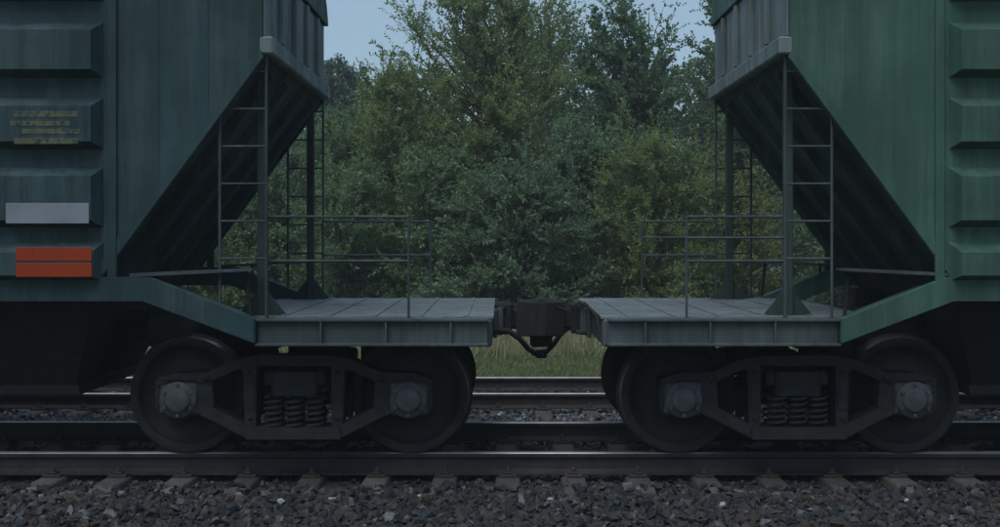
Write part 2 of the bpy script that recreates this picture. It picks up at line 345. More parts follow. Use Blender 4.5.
def scatter_stones(zones, seed):
    rg = np.random.default_rng(seed); Vs = []; Fs = []; off = 0
    P = []; S = []
    for (x0, x1, y0, y1, dens, s0, s1) in zones:
        n = int((x1 - x0) * (y1 - y0) * dens); x = rg.uniform(x0, x1, n); y = rg.uniform(y0, y1, n)
        s = s0 + (s1 - s0) * rg.beta(1.1, 2.6, n); z = bed_z(y) + rg.uniform(-0.016, 0.022, n)
        near = y < 12.6; ty = np.where(near, TY, FY)
        sx = np.where(near, (x - 0.065) / 0.535, (x + 0.03) / 0.540); pit = np.where(near, 0.535, 0.540)
        fr = np.abs(sx - np.round(sx)) * pit
        onsl = (fr < 0.125) & (np.abs(y - ty) < 1.38)          # keep the sleeper tops clear but for a few strays
        keep = ~onsl | ((np.abs(y - ty) > 1.26) & (rg.random(n) < 0.6)) | (rg.random(n) < 0.012)
        onr = (np.abs(np.abs(y - ty) - 0.795) < 0.09); z = np.where(onr, z - 0.03, z)
        z = np.where(onsl & keep, z + 0.045, z)
        P.append(np.stack([x, y, z], 1)[keep]); S.append(s[keep])
    P = np.concatenate(P); S = np.concatenate(S); which = rg.integers(0, len(PROTO), len(P)); Rm = rand_rot(len(P), rg)
    for k, (v, f) in enumerate(PROTO):
        idx = np.where(which == k)[0]; m = len(idx)
        if not m: continue
        W = np.einsum('nij,vj->nvi', Rm[idx], v) * S[idx][:, None, None] + P[idx][:, None, :]
        Vs.append(W.reshape(-1, 3)); Fs.append((f[None] + (np.arange(m) * len(v))[:, None, None]).reshape(-1, 3) + off); off += m * len(v)
    return np.concatenate(Vs), np.concatenate(Fs)
V, F = scatter_stones([(-6.5, 6.5, 7.7, 9.35, 640, 0.036, 0.150), (-7.5, 7.5, 9.3, 11.6, 430, 0.04, 0.09)], 11)
o = link('ballast', fast_mesh('ballast', V, F, M['stones'])); tag(o, 'brownish grey crushed granite ballast heaped around the track under the train', 'ballast', kind='stuff')
V, F = scatter_stones([(-9, 9, 11.6, 16.9, 340, 0.045, 0.095)], 12)
o = link('ballast', fast_mesh('ballast', V, F, M['stones_clean'])); tag(o, 'cleaner blue-grey ballast around the empty track', 'ballast', kind='stuff')
# a handful of strikingly pale stones lying loose on the shoulder
for i, (px, d, s) in enumerate([(281, 8.98, .072), (420, 9.15, .055), (551, 9.0, .07), (553, 9.1, .05), (722, 8.90, .075), (640, 9.12, .05), (332, 9.02, .055), (812, 9.05, .06), (907, 9.0, .055)]):
    v, f = PROTO[i * 2 % 18]
    me = fast_mesh('stone', v * s, f, M['pale_stone'])
    q = link('stone', me, None, (wx(px, d), d, float(bed_z(d)) + 0.026), (0.2 * i, 0.15, i * 1.1))
    tag(q, 'pale whitish stone lying loose among the dark ballast below the first rail', 'stone', 'pale stones on the ballast shoulder')

# ------------------------------------------------------------------ hopper wagons
WL = 14.72                                   # length over the coupling planes
def bogie_parts():
    """shared meshes of a three-piece bogie, origin on the rail head plane under the pivot"""
    d = {}
    w_ = MB()
    w_.lathe([(0.095, 0.775), (0.15, 0.765), (0.155, 0.735), (0.165, 0.73), (0.25, 0.765), (0.375, 0.725), (0.405, 0.722), (0.505, 0.722), (0.5065, 0.738), (0.4985, 0.750), (0.484, 0.757)], 40)
    w_.lathe([(0.474, 0.850), (0.410, 0.852), (0.402, 0.842), (0.385, 0.800), (0.25, 0.800), (0.17, 0.830), (0.15, 0.900), (0.085, 0.905)], 40)
    d['wheel'] = w_.mesh('wheel', M['wheel'])
    d['tyre_tread'] = MB().lathe([(0.4835, 0.7565), (0.4785, 0.77), (0.4775, 0.82), (0.4735, 0.8505)], 40).mesh('tyre_tread', M['tread'])
    d['axle'] = MB().lathe([(0.0, -1.09), (0.065, -1.09), (0.065, -0.93), (0.09, -0.90), (0.082, -0.5), (0.082, 0.5), (0.09, 0.90), (0.065, 0.93), (0.065, 1.09), (0, 1.09)], 16).mesh('axle', M['wheel'])
    b_ = MB(); b_.box(-0.165, 0.165, -0.105, 0.105, -0.13, 0.155, 0.03)
    b_.lathe([(0.0, -0.155), (0.085, -0.155), (0.10, -0.145), (0.10, -0.135), (0.142, -0.135), (0.148, -0.125), (0.148, -0.09)], 24)
    for k in range(6):
        a = math.pi / 6 + k * math.pi / 3; b_.lathe([(0, -0.150), (0.014, -0.150), (0.014, -0.13)], 6, 'y', (0.121 * math.cos(a), 0, 0.121 * math.sin(a)), False)
    d['axle_box'] = b_.mesh('axle_box', M['boxmetal'])
    s_ = MB()                                # side frame, outer face towards -y
    top = [(-1.115, .640), (-0.96, .690), (-0.70, .700), (-0.47, .800), (-0.30, .835), (0.30, .835), (0.47, .800), (0.70, .700), (0.96, .690), (1.115, .640)]
    bot = [(p[0] * 0.985, p[1] - (.055 if abs(p[0]) > .9 else .085)) for p in top]
    s_.prism(top + bot[::-1], -0.115, 0.105)                                                  # top chord
    for s in (-1, 1):
        s_.prism([(s * 1.118, .60), (s * 1.118, .40), (s * 1.055, .37), (s * 1.05, .62)][::s], -0.09, 0.09, c=.008)      # outer pedestal jaw
        s_.prism([(s * .80, .63), (s * .80, .37), (s * .725, .33), (s * .64, .42), (s * .655, .66)][::s], -0.095, 0.095, c=.008)
        s_.prism([(s * .745, .352), (s * .68, .43), (s * .36, .265), (s * .38, .165)][::s], -0.11, 0.10, c=.01)   # diagonal to the spring seat
        s_.prism([(s * .30, .80), (s * .30, .235), (s * .395, .235), (s * .415, .80)][::s], -0.10, 0.095, c=.01)    # column
    for s in (-1, 1):                        # raised rims, bolts and wear plates of the casting
        for z in (.33, .70): s_.lathe([(0, -.125), (.016, -.125), (.018, -.098)], 8, 'y', (s * .352, 0, z))
        s_.box(s * .352 - .034, s * .352 + .034, -.112, -.098, .40, .62)
        s_.lathe([(0, -.135), (.03, -.135), (.034, -.11)], 10, 'y', (s * .70, 0, .655))
        s_.box(s * .925 - .15, s * .925 + .15, -.128, -.08, .636, .664)
    s_.prism([(-.385, .160), (.385, .160), (.375, .262), (-.375, .262)], -0.140, 0.135, c=.01)   # spring seat
    d['side_frame'] = s_.rounded('side_frame', M['cast'], .014)
    h = MB(); N = 60; turns = 5.2
    h.tube([(0.068 * math.cos(2 * math.pi * turns * i / N), 0.068 * math.sin(2 * math.pi * turns * i / N), 0.262 + 0.245 * i / N) for i in range(N + 1)], 0.0145, 6)
    d['spring'] = h.mesh('spring', M['cast'])
    bo = MB(); bo.prism([(-1.13, .505), (1.13, .505), (1.13, .70), (0.7, .73), (0.35, .80), (-0.35, .80), (-0.7, .73), (-1.13, .70)], -0.185, 0.185, 'x', c=.02)
    bo.lathe([(0, 0.835), (0.19, 0.835), (0.19, 0.78)], 20, 'z')
    for s in (-1, 1): bo.box(-.255, .255, s * 1.018 - .07, s * 1.018 + .07, .58, .70, .02)
    d['bogie'] = bo.rounded('bogie', M['cast'], .012)
    bb = MB()
    for s in (-1, 1):
        bb.tube([(s * .36, -.78, .42), (s * .40, -.3, .40), (s * .40, .3, .40), (s * .36, .78, .42)], .032, 6)
        for q in (-1, 1): bb.prism([(s * .36, .30), (s * .43, .28), (s * .455, .42), (s * .43, .56), (s * .36, .52)][::s], q * .785 - .035, q * .785 + .035, c=.006)
    bb.tube([(-.38, 0.05, .42), (-.1, 0.05, .62), (.1, 0.05, .62), (.38, 0.05, .42)], .022, 6)
    d['brake_beam'] = bb.mesh('brake_beam', M['under'])
    return d
BG = bogie_parts()
def put_bogie(root, x, rz=0.0):
    b = link('bogie', BG['bogie'], root, (x, 0, 0), (0, 0, rz))
    for s in (-1, 1):
        link('side_frame', BG['side_frame'], b, (0, s * 1.018, 0), (0, 0, 0 if s < 0 else math.pi))
        for k in (-1, 0, 1):
            for r_ in (-0.066, 0.066): link('spring', BG['spring'], b, (k * 0.165, s * 1.018 + r_, 0))
        for q in (-1, 1):
            link('wheel', BG['wheel'], b, (q * .925, 0, .4785), (0, q * .7 + s, 0 if s > 0 else math.pi))
            link('tyre_tread', BG['tyre_tread'], b, (q * .925, 0, .4785), (0, 0, 0 if s > 0 else math.pi))
            link('axle_box', BG['axle_box'], b, (q * .925, s * 1.018, .4785), (0, 0, 0 if s < 0 else math.pi))
    for q in (-1, 1): link('axle', BG['axle'], b, (q * .925, 0, .4785))
    link('brake_beam', BG['brake_beam'], b)
    return b

RIBS = [(3.60, 3.90), (3.01, 3.44), (2.46, 2.86), (1.86, 2.325), (1.44, 1.745)]   # z ranges of the pressed side panels
HW = 1.53
def wagon(name, label, X0, rz, e, mat, near):
    """local x runs from the coupling plane into the wagon, near = sign of the local y side towards the camera"""
    P = M[mat]; D_ = M[mat.replace('paint', 'shade')]; root = bpy.data.objects.new(name, None); COL.objects.link(root); root.location = (X0, TY, 0); root.rotation_euler = (0, 0, rz)
    root.empty_display_size = 0.5; tag(root, label, 'wagon', 'hopper wagons of the goods train')
    zb, zs, sl = 1.44, 3.25, 1.36; r = e + 1.15
    def both(name_, mb, m_):                   # the same part at either end of the wagon
        me = mb.mesh(name_, m_); a = link(name_, me, root); link(name_, me, root, (WL, 0, 0), (0, 0, math.pi)); return a
    def sides(name_, fn, m_):                  # mirrored to the other side by a half turn about the wagon's middle
        me = fn().mesh(name_, m_); link(name_, me, root); link(name_, me, root, (WL, 0, 0), (0, 0, math.pi))
    # shell
    body = MB().prism([(e, zs), (e, 3.98), (WL - e, 3.98), (WL - e, zs), (WL - e - sl, zb), (e + sl, zb)], -HW, HW, 'y').build('body', P)
    roof = MB(); arc = [(HW + .03, 3.96)] + [(HW * math.cos(a), 3.99 + 0.52 * math.sin(a)) for a in np.linspace(.12, math.pi - .12, 14)] + [(-HW - .03, 3.96)]
    roof.prism(arc, e - .06, WL - e + .06, 'x'); ro = roof.build('roof', P, root); body.parent = root
    for k in range(4):
        hx = e + 1.6 + k * (WL - 2 * e - 3.2) / 3
        MB().lathe([(0, 4.62), (.30, 4.60), (.33, 4.56), (.33, 4.44)], 20, 'z', (hx, 0, 0)).build('hatch', P, ro)
    # pressed horizontal panels on both sides
    for z0, z1 in RIBS:
        def rib(z0=z0, z1=z1):
            m_ = MB(); c1, c2, t = 0.075, 0.055, 0.115
            prof = [(-HW + .004, z0), (-HW - t, z0 + c2), (-HW - t, z1 - c1), (-HW + .004, z1)]
            inn = 0.06; x0, x1 = r + .07, WL - r - .07
            vs = [(x0, y, z) for y, z in prof[:1]] + [(x0 + inn, y, z) for y, z in prof[1:3]] + [(x0, y, z) for y, z in prof[3:]]
            vs += [(x1, y, z) for y, z in prof[:1]] + [(x1 - inn, y, z) for y, z in prof[1:3]] + [(x1, y, z) for y, z in prof[3:]]
            return m_.add(vs, [(0, 1, 2, 3), (4, 7, 6, 5), (0, 4, 5, 1), (1, 5, 6, 2), (2, 6, 7, 3), (0, 3, 7, 4)])
        sides('side_panel', rib, P)
    for s in (-1, 1):
        for x in (r, WL - r): MB().box(x - .035, x + .035, s * (HW + .012) - .014, s * (HW + .012) + .014, zb + .01, 3.95, .004).build('side_post', P, root)
        for q in (0, 1):                       # folded edge along the slope
            pts = [(e + .02, zs - .01), (e + sl, zb + .005), (e + sl - .10, zb + .005), (e - .012, zs - .075)]
            if q: pts = [(WL - x, z) for x, z in pts]
            MB().prism(pts, s * (HW - .01) - .025, s * (HW - .01) + .025, c=.003).build('slope_flange', P, root)
    for s in (-1, 1):                          # raised weld seams of the smooth end sheets
        for q in (.42, .80):
            for x in (e + q, WL - e - q):
                MB().box(x - .005, x + .005, s * HW - .004, s * HW + .004, zs - q * 1.33 + .06, 3.95).build('weld_seam', P, root)
    # end wall, tie beam, stiffeners under the slope
    ew = MB(); ew.box(e - .022, e - .001, -HW + .02, HW - .02, zs + .09, 3.95, .004)
    for y in (-.95, -.32, .32, .95): ew.box(e - .062, e - .020, y - .035, y + .035, zs + .11, 3.93, .006)
    both('end_wall', ew, M['paint_dust'])
    both('tie_beam', MB().box(e - .085, e + .03, -HW - .004, HW + .004, zs - .055, zs + .085, .015), M['paint_dust'])
    for y in (-1.05, -.35, .35, 1.05):
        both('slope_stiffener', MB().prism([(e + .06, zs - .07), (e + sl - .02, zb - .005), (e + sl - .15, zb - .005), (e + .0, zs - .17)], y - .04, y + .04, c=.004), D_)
    both('slope_shade_sheet', MB().prism([(e + .012, zs - .055), (e + sl - .012, zb - .002), (e + sl - .03, zb - .002), (e - .006, zs - .055)], -HW + .02, HW - .02), D_)  # thin overlay that paints the shade onto the slope underside
    # sills and underframe
    for s in (-1, 1):
        def sill(s=s):
            m_ = MB(); a = [(2.25, .975), (3.10, 1.295), (WL - 3.10, 1.295), (WL - 2.25, .975)]; b_ = [(WL - 2.25, 1.155), (WL - 3.05, 1.478), (3.05, 1.478), (2.25, 1.155)]
            y0, y1 = sorted((s * 1.40, s * 1.56)); return m_.prism(a + b_, y0, y1, c=.012)
        sill().build('side_sill', P, root)
    for s in (-1, 1):
        y0, y1 = sorted((s * 1.47, s * 1.49)); f0, f1 = sorted((s * 1.40, s * 1.535))
        ch = MB(); ch.box(.47, 2.24, y0, y1, .965, 1.14); ch.box(.465, 2.26, f0, f1, 1.134, 1.156, .004); ch.box(.465, 2.26, f0, f1, .945, .967, .004)
        for x in (.75, 1.25, 1.75): ch.prism([(x - .008, .966), (x + .008, .966), (x + .008, 1.135), (x - .008, 1.135)], *sorted((s * 1.49, s * 1.53)))
        both('end_channel', ch, M['paint_slate'])
    both('end_beam', MB().box(.43, .64, -1.42, 1.42, .93, 1.145, .015), M['paint_slate'])
    deck = MB(); deck.box(.42, 2.60, -1.395, 1.395, 1.148, 1.164)
    for k in range(5): deck.box(.62 + k * .36, .65 + k * .36, -1.38, 1.38, 1.164, 1.172)
    both('platform', deck, M['deck'])
    both('body_bolster', MB().prism([(-1.44, 1.02), (-.5, .90), (-.28, .832), (.28, .832), (.5, .90), (1.44, 1.02), (1.44, 1.142), (-1.44, 1.142)], 2.03 - .17, 2.03 + .17, 'x', c=.01), M['under'])
    MB().prism([(-.26, .88), (-.16, .88), (-.16, .95), (.16, .95), (.16, .88), (.26, .88), (.26, 1.146), (-.26, 1.146)], .66, WL - .66, 'x').build('centre_sill', M['under'], root)
    # step plate between the sill and the slope foot
    for s in (-1, 1):
        y0, y1 = sorted((s * 1.30, s * 1.54)); both('step_plate', MB().prism([(2.28, 1.545), (3.22, 1.505), (3.22, 1.478), (2.28, 1.525)], y0, y1), M['paint_slate'])
        both('step_bracket', MB().tube([(2.34, s * 1.45, 1.53), (2.30, s * 1.45, 1.13)], .014, 6), M['under']); both('step_bracket', MB().tube([(2.9, s * 1.45, 1.51), (2.9, s * 1.45, 1.38)], .014, 6), M['under'])
    # corner posts under the overhang, ladder, guard rails
    for y in (-1.20, 1.20):
        po = MB(); po.box(e + .03, e + .10, y - .035, y + .035, 1.16, zs - .04, .006)
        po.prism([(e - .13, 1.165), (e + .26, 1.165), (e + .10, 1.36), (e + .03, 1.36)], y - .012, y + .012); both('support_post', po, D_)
    for s in (-1, 1):
        ld = MB(); y = s * 1.47
        for x in (e - .02, e + .34): ld.tube([(x, y, 1.14), (x, y, zs - .02 - max(0, (x - e) * 1.33))], .012, 6)
        for k in range(6):
            z = 1.62 + k * .29
            ld.tube([(e - .02, y, z), (e + .34, y, z)], .009, 6)
        both('ladder', ld, M['paint_slate'])
        gr = MB()
        for x in (1.08, e - .02): gr.tube([(x, y - s * .03, 1.15), (x, y - s * .03, 1.95)], .011, 6)
        for z in ((1.945, 1.60) if near > 0 else (1.945, 1.78, 1.60)): gr.tube([(1.08, y - s * .03, z), (e - .02, y - s * .03, z)], .011, 6)
        both('guard_rail', gr, M['paint_slate'])
    # uncoupling rod, brake hose, coupler
    both('uncoupling_rod', MB().tube([(.405, -1.30, 1.02), (.405, -1.28, 1.16), (.405, -.25, 1.17), (.33, -.20, 1.21)], .014, 6), M['under'])
    hs = MB(); hs.tube([(.44, .34, .98), (.30, .34, .97), (.20, .31, .90), (.12, .22, .80), (.05, .10, .745), (-.01, .02, .735)], [.03, .026, .024, .024, .024, .03], 8)
    hs.box(-.035, .05, -.035, .06, .70, .77, .012); both('brake_hose', hs, M['hose'])
    cp = MB(); cp.box(.16, .70, -.085, .085, .965, 1.145, .02)
    head = [(.20, -.13), (.06, -.20), (-.05, -.22), (-.13, -.17), (-.12, -.09), (-.03, -.075), (.035, -.02), (.03, .05), (-.03, .10), (-.09, .13), (-.10, .20), (-.03, .235), (.10, .20), (.22, .13)]
    cp.prism(head, .905, 1.215, 'z', c=.012); cp.box(.26, .42, -.15, .15, .93, 1.20, .02)
    cp.box(-.02, .10, -.05, .07, .80, .91, .02); both('coupler', cp, M['under'])
    both('striker', MB().box(.395, .432, -.26, .26, .90, 1.148, .01).box(.34, .40, -.19, -.13, .92, 1.16, .01).box(.34, .40, .13, .19, .92, 1.16, .01), M['paint_slate'])
    both('coupler_carrier', MB().box(.30, .40, -.20, .20, .925, .962, .008), M['cast'])
    for y in (-.16, .16): both('hanger_link', MB().tube([(.35, y, 1.13), (.35, y, .94)], .014, 6).lathe([(0, 1.175), (.03, 1.17), (.03, 1.15)], 8, 'z', (.35, y, 0)), M['cast'])
    both('lift_chain', MB().tube([(.33, -.20, 1.21), (.22, -.18, 1.14), (.10, -.16, 1.18), (.06, -.14, 1.21)], .008, 5), M['cast'])
    both('angle_cock', MB().tube([(.44, .34, .98), (.62, .34, .985)], .034, 8).box(.48, .53, .31, .37, 1.0, 1.05, .008).tube([(.505, .34, 1.045), (.505, .20, 1.06)], .009, 5), M['cast'])
    both('brake_pipe', MB().tube([(.60, .34, .985), (1.2, .36, 1.06), (2.0, .40, 1.07), (3.4, .40, 1.07), (7.36, .40, 1.07)], .021, 8), M['under'])
    both('cable_conduit', MB().tube([(.62, -1.30, .96), (1.1, -1.30, .95), (1.5, -1.29, .965), (2.2, -1.30, .96), (2.9, -1.30, 1.10)], .013, 6), M['hose'])
    # discharge hoppers under the body
    x0 = e + sl - .06; n = 3; wdt = (WL - 2 * x0) / n
    for k in range(n):
        a, b_ = x0 + k * wdt + .012, x0 + (k + 1) * wdt - .012; c0, c1 = a + .36, b_ - .36
        v = [(a, -1.38, 1.45), (b_, -1.38, 1.45), (b_, 1.38, 1.45), (a, 1.38, 1.45), (c0, -.86, .56), (c1, -.86, .56), (c1, .86, .56), (c0, .86, .56)]
        hp = MB().add(v, [(0, 1, 2, 3), (7, 6, 5, 4), (0, 4, 5, 1), (1, 5, 6, 2), (2, 6, 7, 3), (3, 7, 4, 0)]).build('discharge_hopper', M['under'], root)
        MB().box(c0 - .04, c1 + .04, -.90, .90, .48, .565, .01).build('outlet_gate', M['cast'], hp)
    both('brake_cylinder', MB().lathe([(0, 2.95), (.15, 2.95), (.17, 3.0), (.17, 3.30), (.15, 3.34), (0, 3.34)], 20, 'x', (0, .62, 1.02)).box(2.98, 3.30, .50, .74, 1.13, 1.30), M['under'])
    put_bogie(root, 2.03); put_bogie(root, WL - 2.03, math.pi)
    return root

CX = 0.37
wag_a = wagon('hopper_wagon', 'teal hopper wagon with orange and white plates on its ribbed side', CX, math.pi, 2.20, 'paint_teal', 1)
wag_b = wagon('hopper_wagon', 'mid green hopper wagon with plain ribbed side and no plates', CX, 0.0, 1.86, 'paint_green', -1)
# plates and faded stencil on the teal wagon, local +y faces the camera
def plate(name, px0, px1, py0, py1, mat, parent, proud=0.0, t=0.006):
    d = TY - HW - 0.115; x0, x1 = sorted((CX - wx(px0, d), CX - wx(px1, d))); z0, z1 = sorted((wz(py0, d), wz(py1, d)))
    return MB().box(x0, x1, HW + .112 + proud, HW + .115 + t + proud, z0, z1, .002).build(name, mat, parent)
p = plate('name_plate', 6, 89, 203, 223.5, M['white'], wag_a); p['label'] = 'plain white plate'
p = plate('warning_plate', 16, 92, 247.5, 261, M['orange'], wag_a); p['label'] = 'upper orange plate'
p = plate('warning_plate', 16, 92, 263, 277, M['orange'], wag_a); p['label'] = 'lower orange plate'
for a, b_, c, d in ((14, 78, 111, 117), (10, 70, 121, 126), (22, 80, 129, 134), (14, 78, 138, 144)):
    p = plate('stencil_mark', a, b_, c, d, M['ochre'], wag_a, t=.003); p['label'] = 'faded ochre paint mark'

# ------------------------------------------------------------------ trees and bushes
def norm(a): return a / np.maximum(np.linalg.norm(a, axis=-1, keepdims=True), 1e-9)
def leaves(P, D, N, L, Wd, fold=0.25):
    """folded diamond leaves: base P, direction D, rough normal N"""
    S = norm(np.cross(D, N)); U = np.cross(S, D); L = L[:, None]; Wd = Wd[:, None]
    mid = P + D * L * .45
    V = np.stack([P, mid + S * Wd * .5 + U * Wd * fold, P + D * L - U * L * .08, mid - S * Wd * .5 + U * Wd * fold], 1)
    n = len(P); F = np.arange(n * 4).reshape(n, 4)
    return V.reshape(-1, 3), F
def tree(name, label, cat, px, d, top, rx, ry, leafmat, seed, cb=0.08, stems=3, limbs=110, shoots=22, nleaf=12, slen=0.6, ll=0.085, lw=0.038, upright=0.5,
         shape='bush', group=None, bark='bark', lean=0.0, plumes=0):
    rg = np.random.default_rng(seed); bx, by = wx(px, d), d; H = wz(top, d) - GZ
    root = bpy.data.objects.new(name, None); COL.objects.link(root); root.location = (bx, by, GZ); tag(root, label, cat, group)
    W = MB(); st = []
    for s in range(stems):
        a = rg.uniform(0, 2 * math.pi); k = 0.0 if stems == 1 else rg.uniform(.25, .6)
        end = np.array([math.cos(a) * rx * k + lean, math.sin(a) * ry * k, H * rg.uniform(.84, .95) if s else H * .96]); b0 = np.array([math.cos(a) * .12, math.sin(a) * .12, -0.05]) * (1 if stems > 1 else 0) + (0, 0, -.05)
        wob = rg.normal(0, .05, (9, 3)) * H * .12; wob[0] = wob[-1] = 0
        t = np.linspace(0, 1, 9)[:, None]; pts = b0 + (end - b0) * np.concatenate([t ** 1.25, t ** 1.25, t], 1) + wob
        r0 = (0.014 * H + .02) * (1 if stems == 1 else .62); rr = r0 * (1 - np.linspace(0, 1, 9)) ** .85 + .008
        W.tube(pts, rr, 7); st.append(pts)
    SP = []; SD = []; SL = []; SZ = []
    for i in range(limbs):
        pts = st[rg.integers(0, len(st))]; u = (i + rg.random()) / limbs
        z = H * (cb + (0.97 - cb) * u ** .9); k = np.searchsorted(pts[:, 2], z * rg.uniform(.62, .92)); k = int(np.clip(k, 1, 8))
        f = rg.random(); s0 = pts[k - 1] * (1 - f) + pts[k] * f
        if shape == 'bush': pr = math.sqrt(max(0, 1 - abs((u - .36) / .66) ** 2.3))
        elif shape == 'round': pr = math.sqrt(max(0, 1 - abs((u - .5) / .54) ** 2.2))
        elif shape == 'cone': pr = (1 - u) ** .8 + .05
        else: pr = math.sqrt(max(0, 1 - abs((u - .3) / .72) ** 1.6))       # spire
        az = rg.uniform(0, 2 * math.pi); q = (.45 + .55 * rg.random() ** .5) * pr * (1 + .22 * math.sin(3 * az + seed) + .12 * math.sin(7 * az + u * 9 + seed))
        e = np.array([math.cos(az) * rx * q + lean * u, math.sin(az) * ry * q, z]); ln = np.linalg.norm(e - s0)
        mid = (s0 + e) / 2 + np.array([0, 0, .12 * ln * (-1 if shape == 'cone' else 1)]) + rg.normal(0, .05, 3) * ln
        t = np.linspace(0, 1, 5)[:, None]; lp = s0 * (1 - t) ** 2 + 2 * mid * t * (1 - t) + e * t ** 2
        W.tube(lp, np.linspace(.008 + .006 * ln, .004, 5), 4)
        n = max(3, int(shoots * rg.uniform(.5, 1.4))); tt = rg.uniform(.04, 1.0, n) ** .8; j = np.minimum((tt * 4).astype(int), 3); fr = (tt * 4 - j)[:, None]
        p0 = lp[j] * (1 - fr) + lp[j + 1] * fr
        ld = norm(lp[-1] - lp[-3]); out = norm(np.array([math.cos(az), math.sin(az), .1]))
        dd = norm(ld * .55 + out * .35 + np.array([0, 0, upright]) + rg.normal(0, .55, (n, 3)))
        SP.append(p0); SD.append(dd); SL.append(slen * rg.uniform(.5, 1.35, n)); SZ.append(np.full(n, rg.uniform(.72, 1.35)))
    for i in range(plumes):                     # long upright leaders above the crown
        pts = st[rg.integers(0, len(st))]; p0 = pts[-2] + rg.normal(0, 1, 3) * (rx * .33, ry * .3, .25); n = 7
        hgt = rg.uniform(.8, 1.7); dirn = norm(np.array([rg.normal(0, .13), rg.normal(0, .13), 1.0]))
        zz = np.linspace(0, 1, n)[:, None]; W.tube(p0 + dirn * hgt * zz, np.linspace(.012, .004, n), 4)
        SP.append(p0 + dirn * hgt * zz * .88); SD.append(norm(dirn + rg.normal(0, .28, (n, 3)))); SL.append(np.full(n, .34)); SZ.append(np.ones(n))
    nleaf = int(nleaf * 1.55); SP, SD, SL = np.concatenate(SP), np.concatenate(SD), np.concatenate(SL); n = len(SP)
    s = (np.arange(nleaf) + rg.random((n, nleaf))) / nleaf
    side = norm(np.cross(SD, (0.1, 0.2, 1.0))); oth = np.cross(SD, side); an = rg.uniform(0, 2 * np.pi, (n, nleaf, 1))
    perp = side[:, None] * np.cos(an) + oth[:, None] * np.sin(an)
    pos = SP[:, None] + SD[:, None] * (s * SL[:, None])[..., None]; pos[..., 2] -= .12 * (s ** 2) * SL[:, None]
    dr = norm(SD[:, None] * .65 + perp * .85 + np.array([0, 0, -.12]) + rg.normal(0, .18, (n, nleaf, 3)))
    nr = norm(rg.normal(0, .8, (n, nleaf, 3)) + np.array([0, 0, .75]))
    m = n * nleaf; sz = np.repeat(np.concatenate(SZ), nleaf); V, F = leaves(pos.reshape(m, 3), dr.reshape(m, 3), nr.reshape(m, 3), 0.98 * sz * ll * rg.uniform(.65, 1.3, m), 1.15 * sz * lw * rg.uniform(.7, 1.25, m))
    V[:, 2] = np.maximum(V[:, 2], 0.01)
    W.build('trunk', M[bark], root)
    link('crown', fast_mesh('crown', V, F, M[leafmat]), root)
    return m
NL = 0
T = tree
TG = 'trees behind the tracks'; BGp = 'bushes along the grass verge'
NL += T('willow_tree', 'tallest leafy willow with long upright leading shoots, behind the coupled wagon ends', 'tree', 466, 29.5, -30, 2.75, 2.2, 'leaf_yellow', 41, limbs=170, shoots=24, nleaf=12, slen=.62, stems=4, upright=.65, plumes=16, group=TG)
NL += T('willow_tree', 'yellowish green willow on the left flank of the tallest willow', 'tree', 402, 28.2, 62, 1.45, 1.5, 'leaf_yellow', 22, limbs=90, shoots=22, nleaf=12, slen=.5, upright=.6, plumes=16, group=TG)
NL += T('birch_tree', 'airy thin-topped birch rising behind the tallest willow', 'tree', 546, 35, -30, 1.9, 1.9, 'leaf_birch', 23, cb=.2, stems=1, limbs=100, shoots=18, nleaf=9, slen=.75, ll=.08, lw=.055, shape='spire', bark='birch_bark', group=TG)
NL += T('alder_tree', 'broad dark green alder with rounded top', 'tree', 632, 33, -4, 2.2, 2.0, 'leaf_alder', 44, cb=.12, stems=2, limbs=140, shoots=22, nleaf=11, slen=.6, ll=.095, lw=.065, shape='round', group=TG)
NL += T('alder_tree', 'tall dark alder rising behind the end of the green wagon', 'tree', 742, 34, -60, 1.85, 2.0, 'leaf_alder', 25, cb=.12, stems=2, limbs=130, shoots=20, nleaf=10, slen=.6, ll=.1, lw=.068, shape='bush', group=TG)
NL += T('willow_tree', 'mid green leafy tree behind the end of the teal wagon', 'tree', 352, 31, 104, 1.9, 1.7, 'leaf_willow', 26, limbs=90, shoots=22, nleaf=11, slen=.5, upright=.4, group=TG)
NL += T('pine_tree', 'small dark pine standing apart against the sky', 'tree', 339, 52, 58, 1.75, 1.6, 'needle', 27, cb=.3, stems=1, limbs=170, shoots=24, nleaf=9, slen=.5, ll=.2, lw=.06, shape='round', upright=.3, group=TG)
NL += T('sallow_bush', 'rounded bluish green sallow bush in front of the tallest willow', 'bush', 510, 26.0, 168, 2.0, 1.4, 'leaf_sallow', 28, cb=.0, limbs=120, shoots=24, nleaf=12, slen=.55, ll=.085, lw=.045, upright=.55, shape='spire', stems=5, plumes=6, group=BGp)
NL += T('willow_bush', 'light green willow bush with upright shoots, in front of the broad alder', 'bush', 652, 26.8, 140, 1.75, 1.4, 'leaf_yellow', 29, cb=.0, limbs=110, shoots=22, nleaf=12, slen=.6, ll=.09, lw=.03, upright=.95, plumes=14, group=BGp)
NL += T('birch_bush', 'young birch with some russet leaves, behind the guard rail of the green wagon', 'bush', 742, 27.2, 168, 1.25, 1.2, 'leaf_russet', 30, cb=.0, limbs=75, shoots=20, nleaf=11, slen=.45, ll=.06, lw=.042, upright=.7, group=BGp)
NL += T('willow_bush', 'dull green willow bush behind the guard rail of the teal wagon', 'bush', 355, 27.0, 160, 1.5, 1.3, 'leaf_willow', 31, cb=.0, limbs=90, shoots=22, nleaf=11, slen=.5, upright=.5, group=BGp)
NL += T('sallow_bush', 'dark sallow bush filling the gap beside the light green willow bush', 'bush', 578, 27.6, 118, 1.35, 1.3, 'leaf_sallow', 32, cb=.0, limbs=95, shoots=22, nleaf=11, slen=.5, ll=.085, lw=.05, upright=.45, group=BGp)
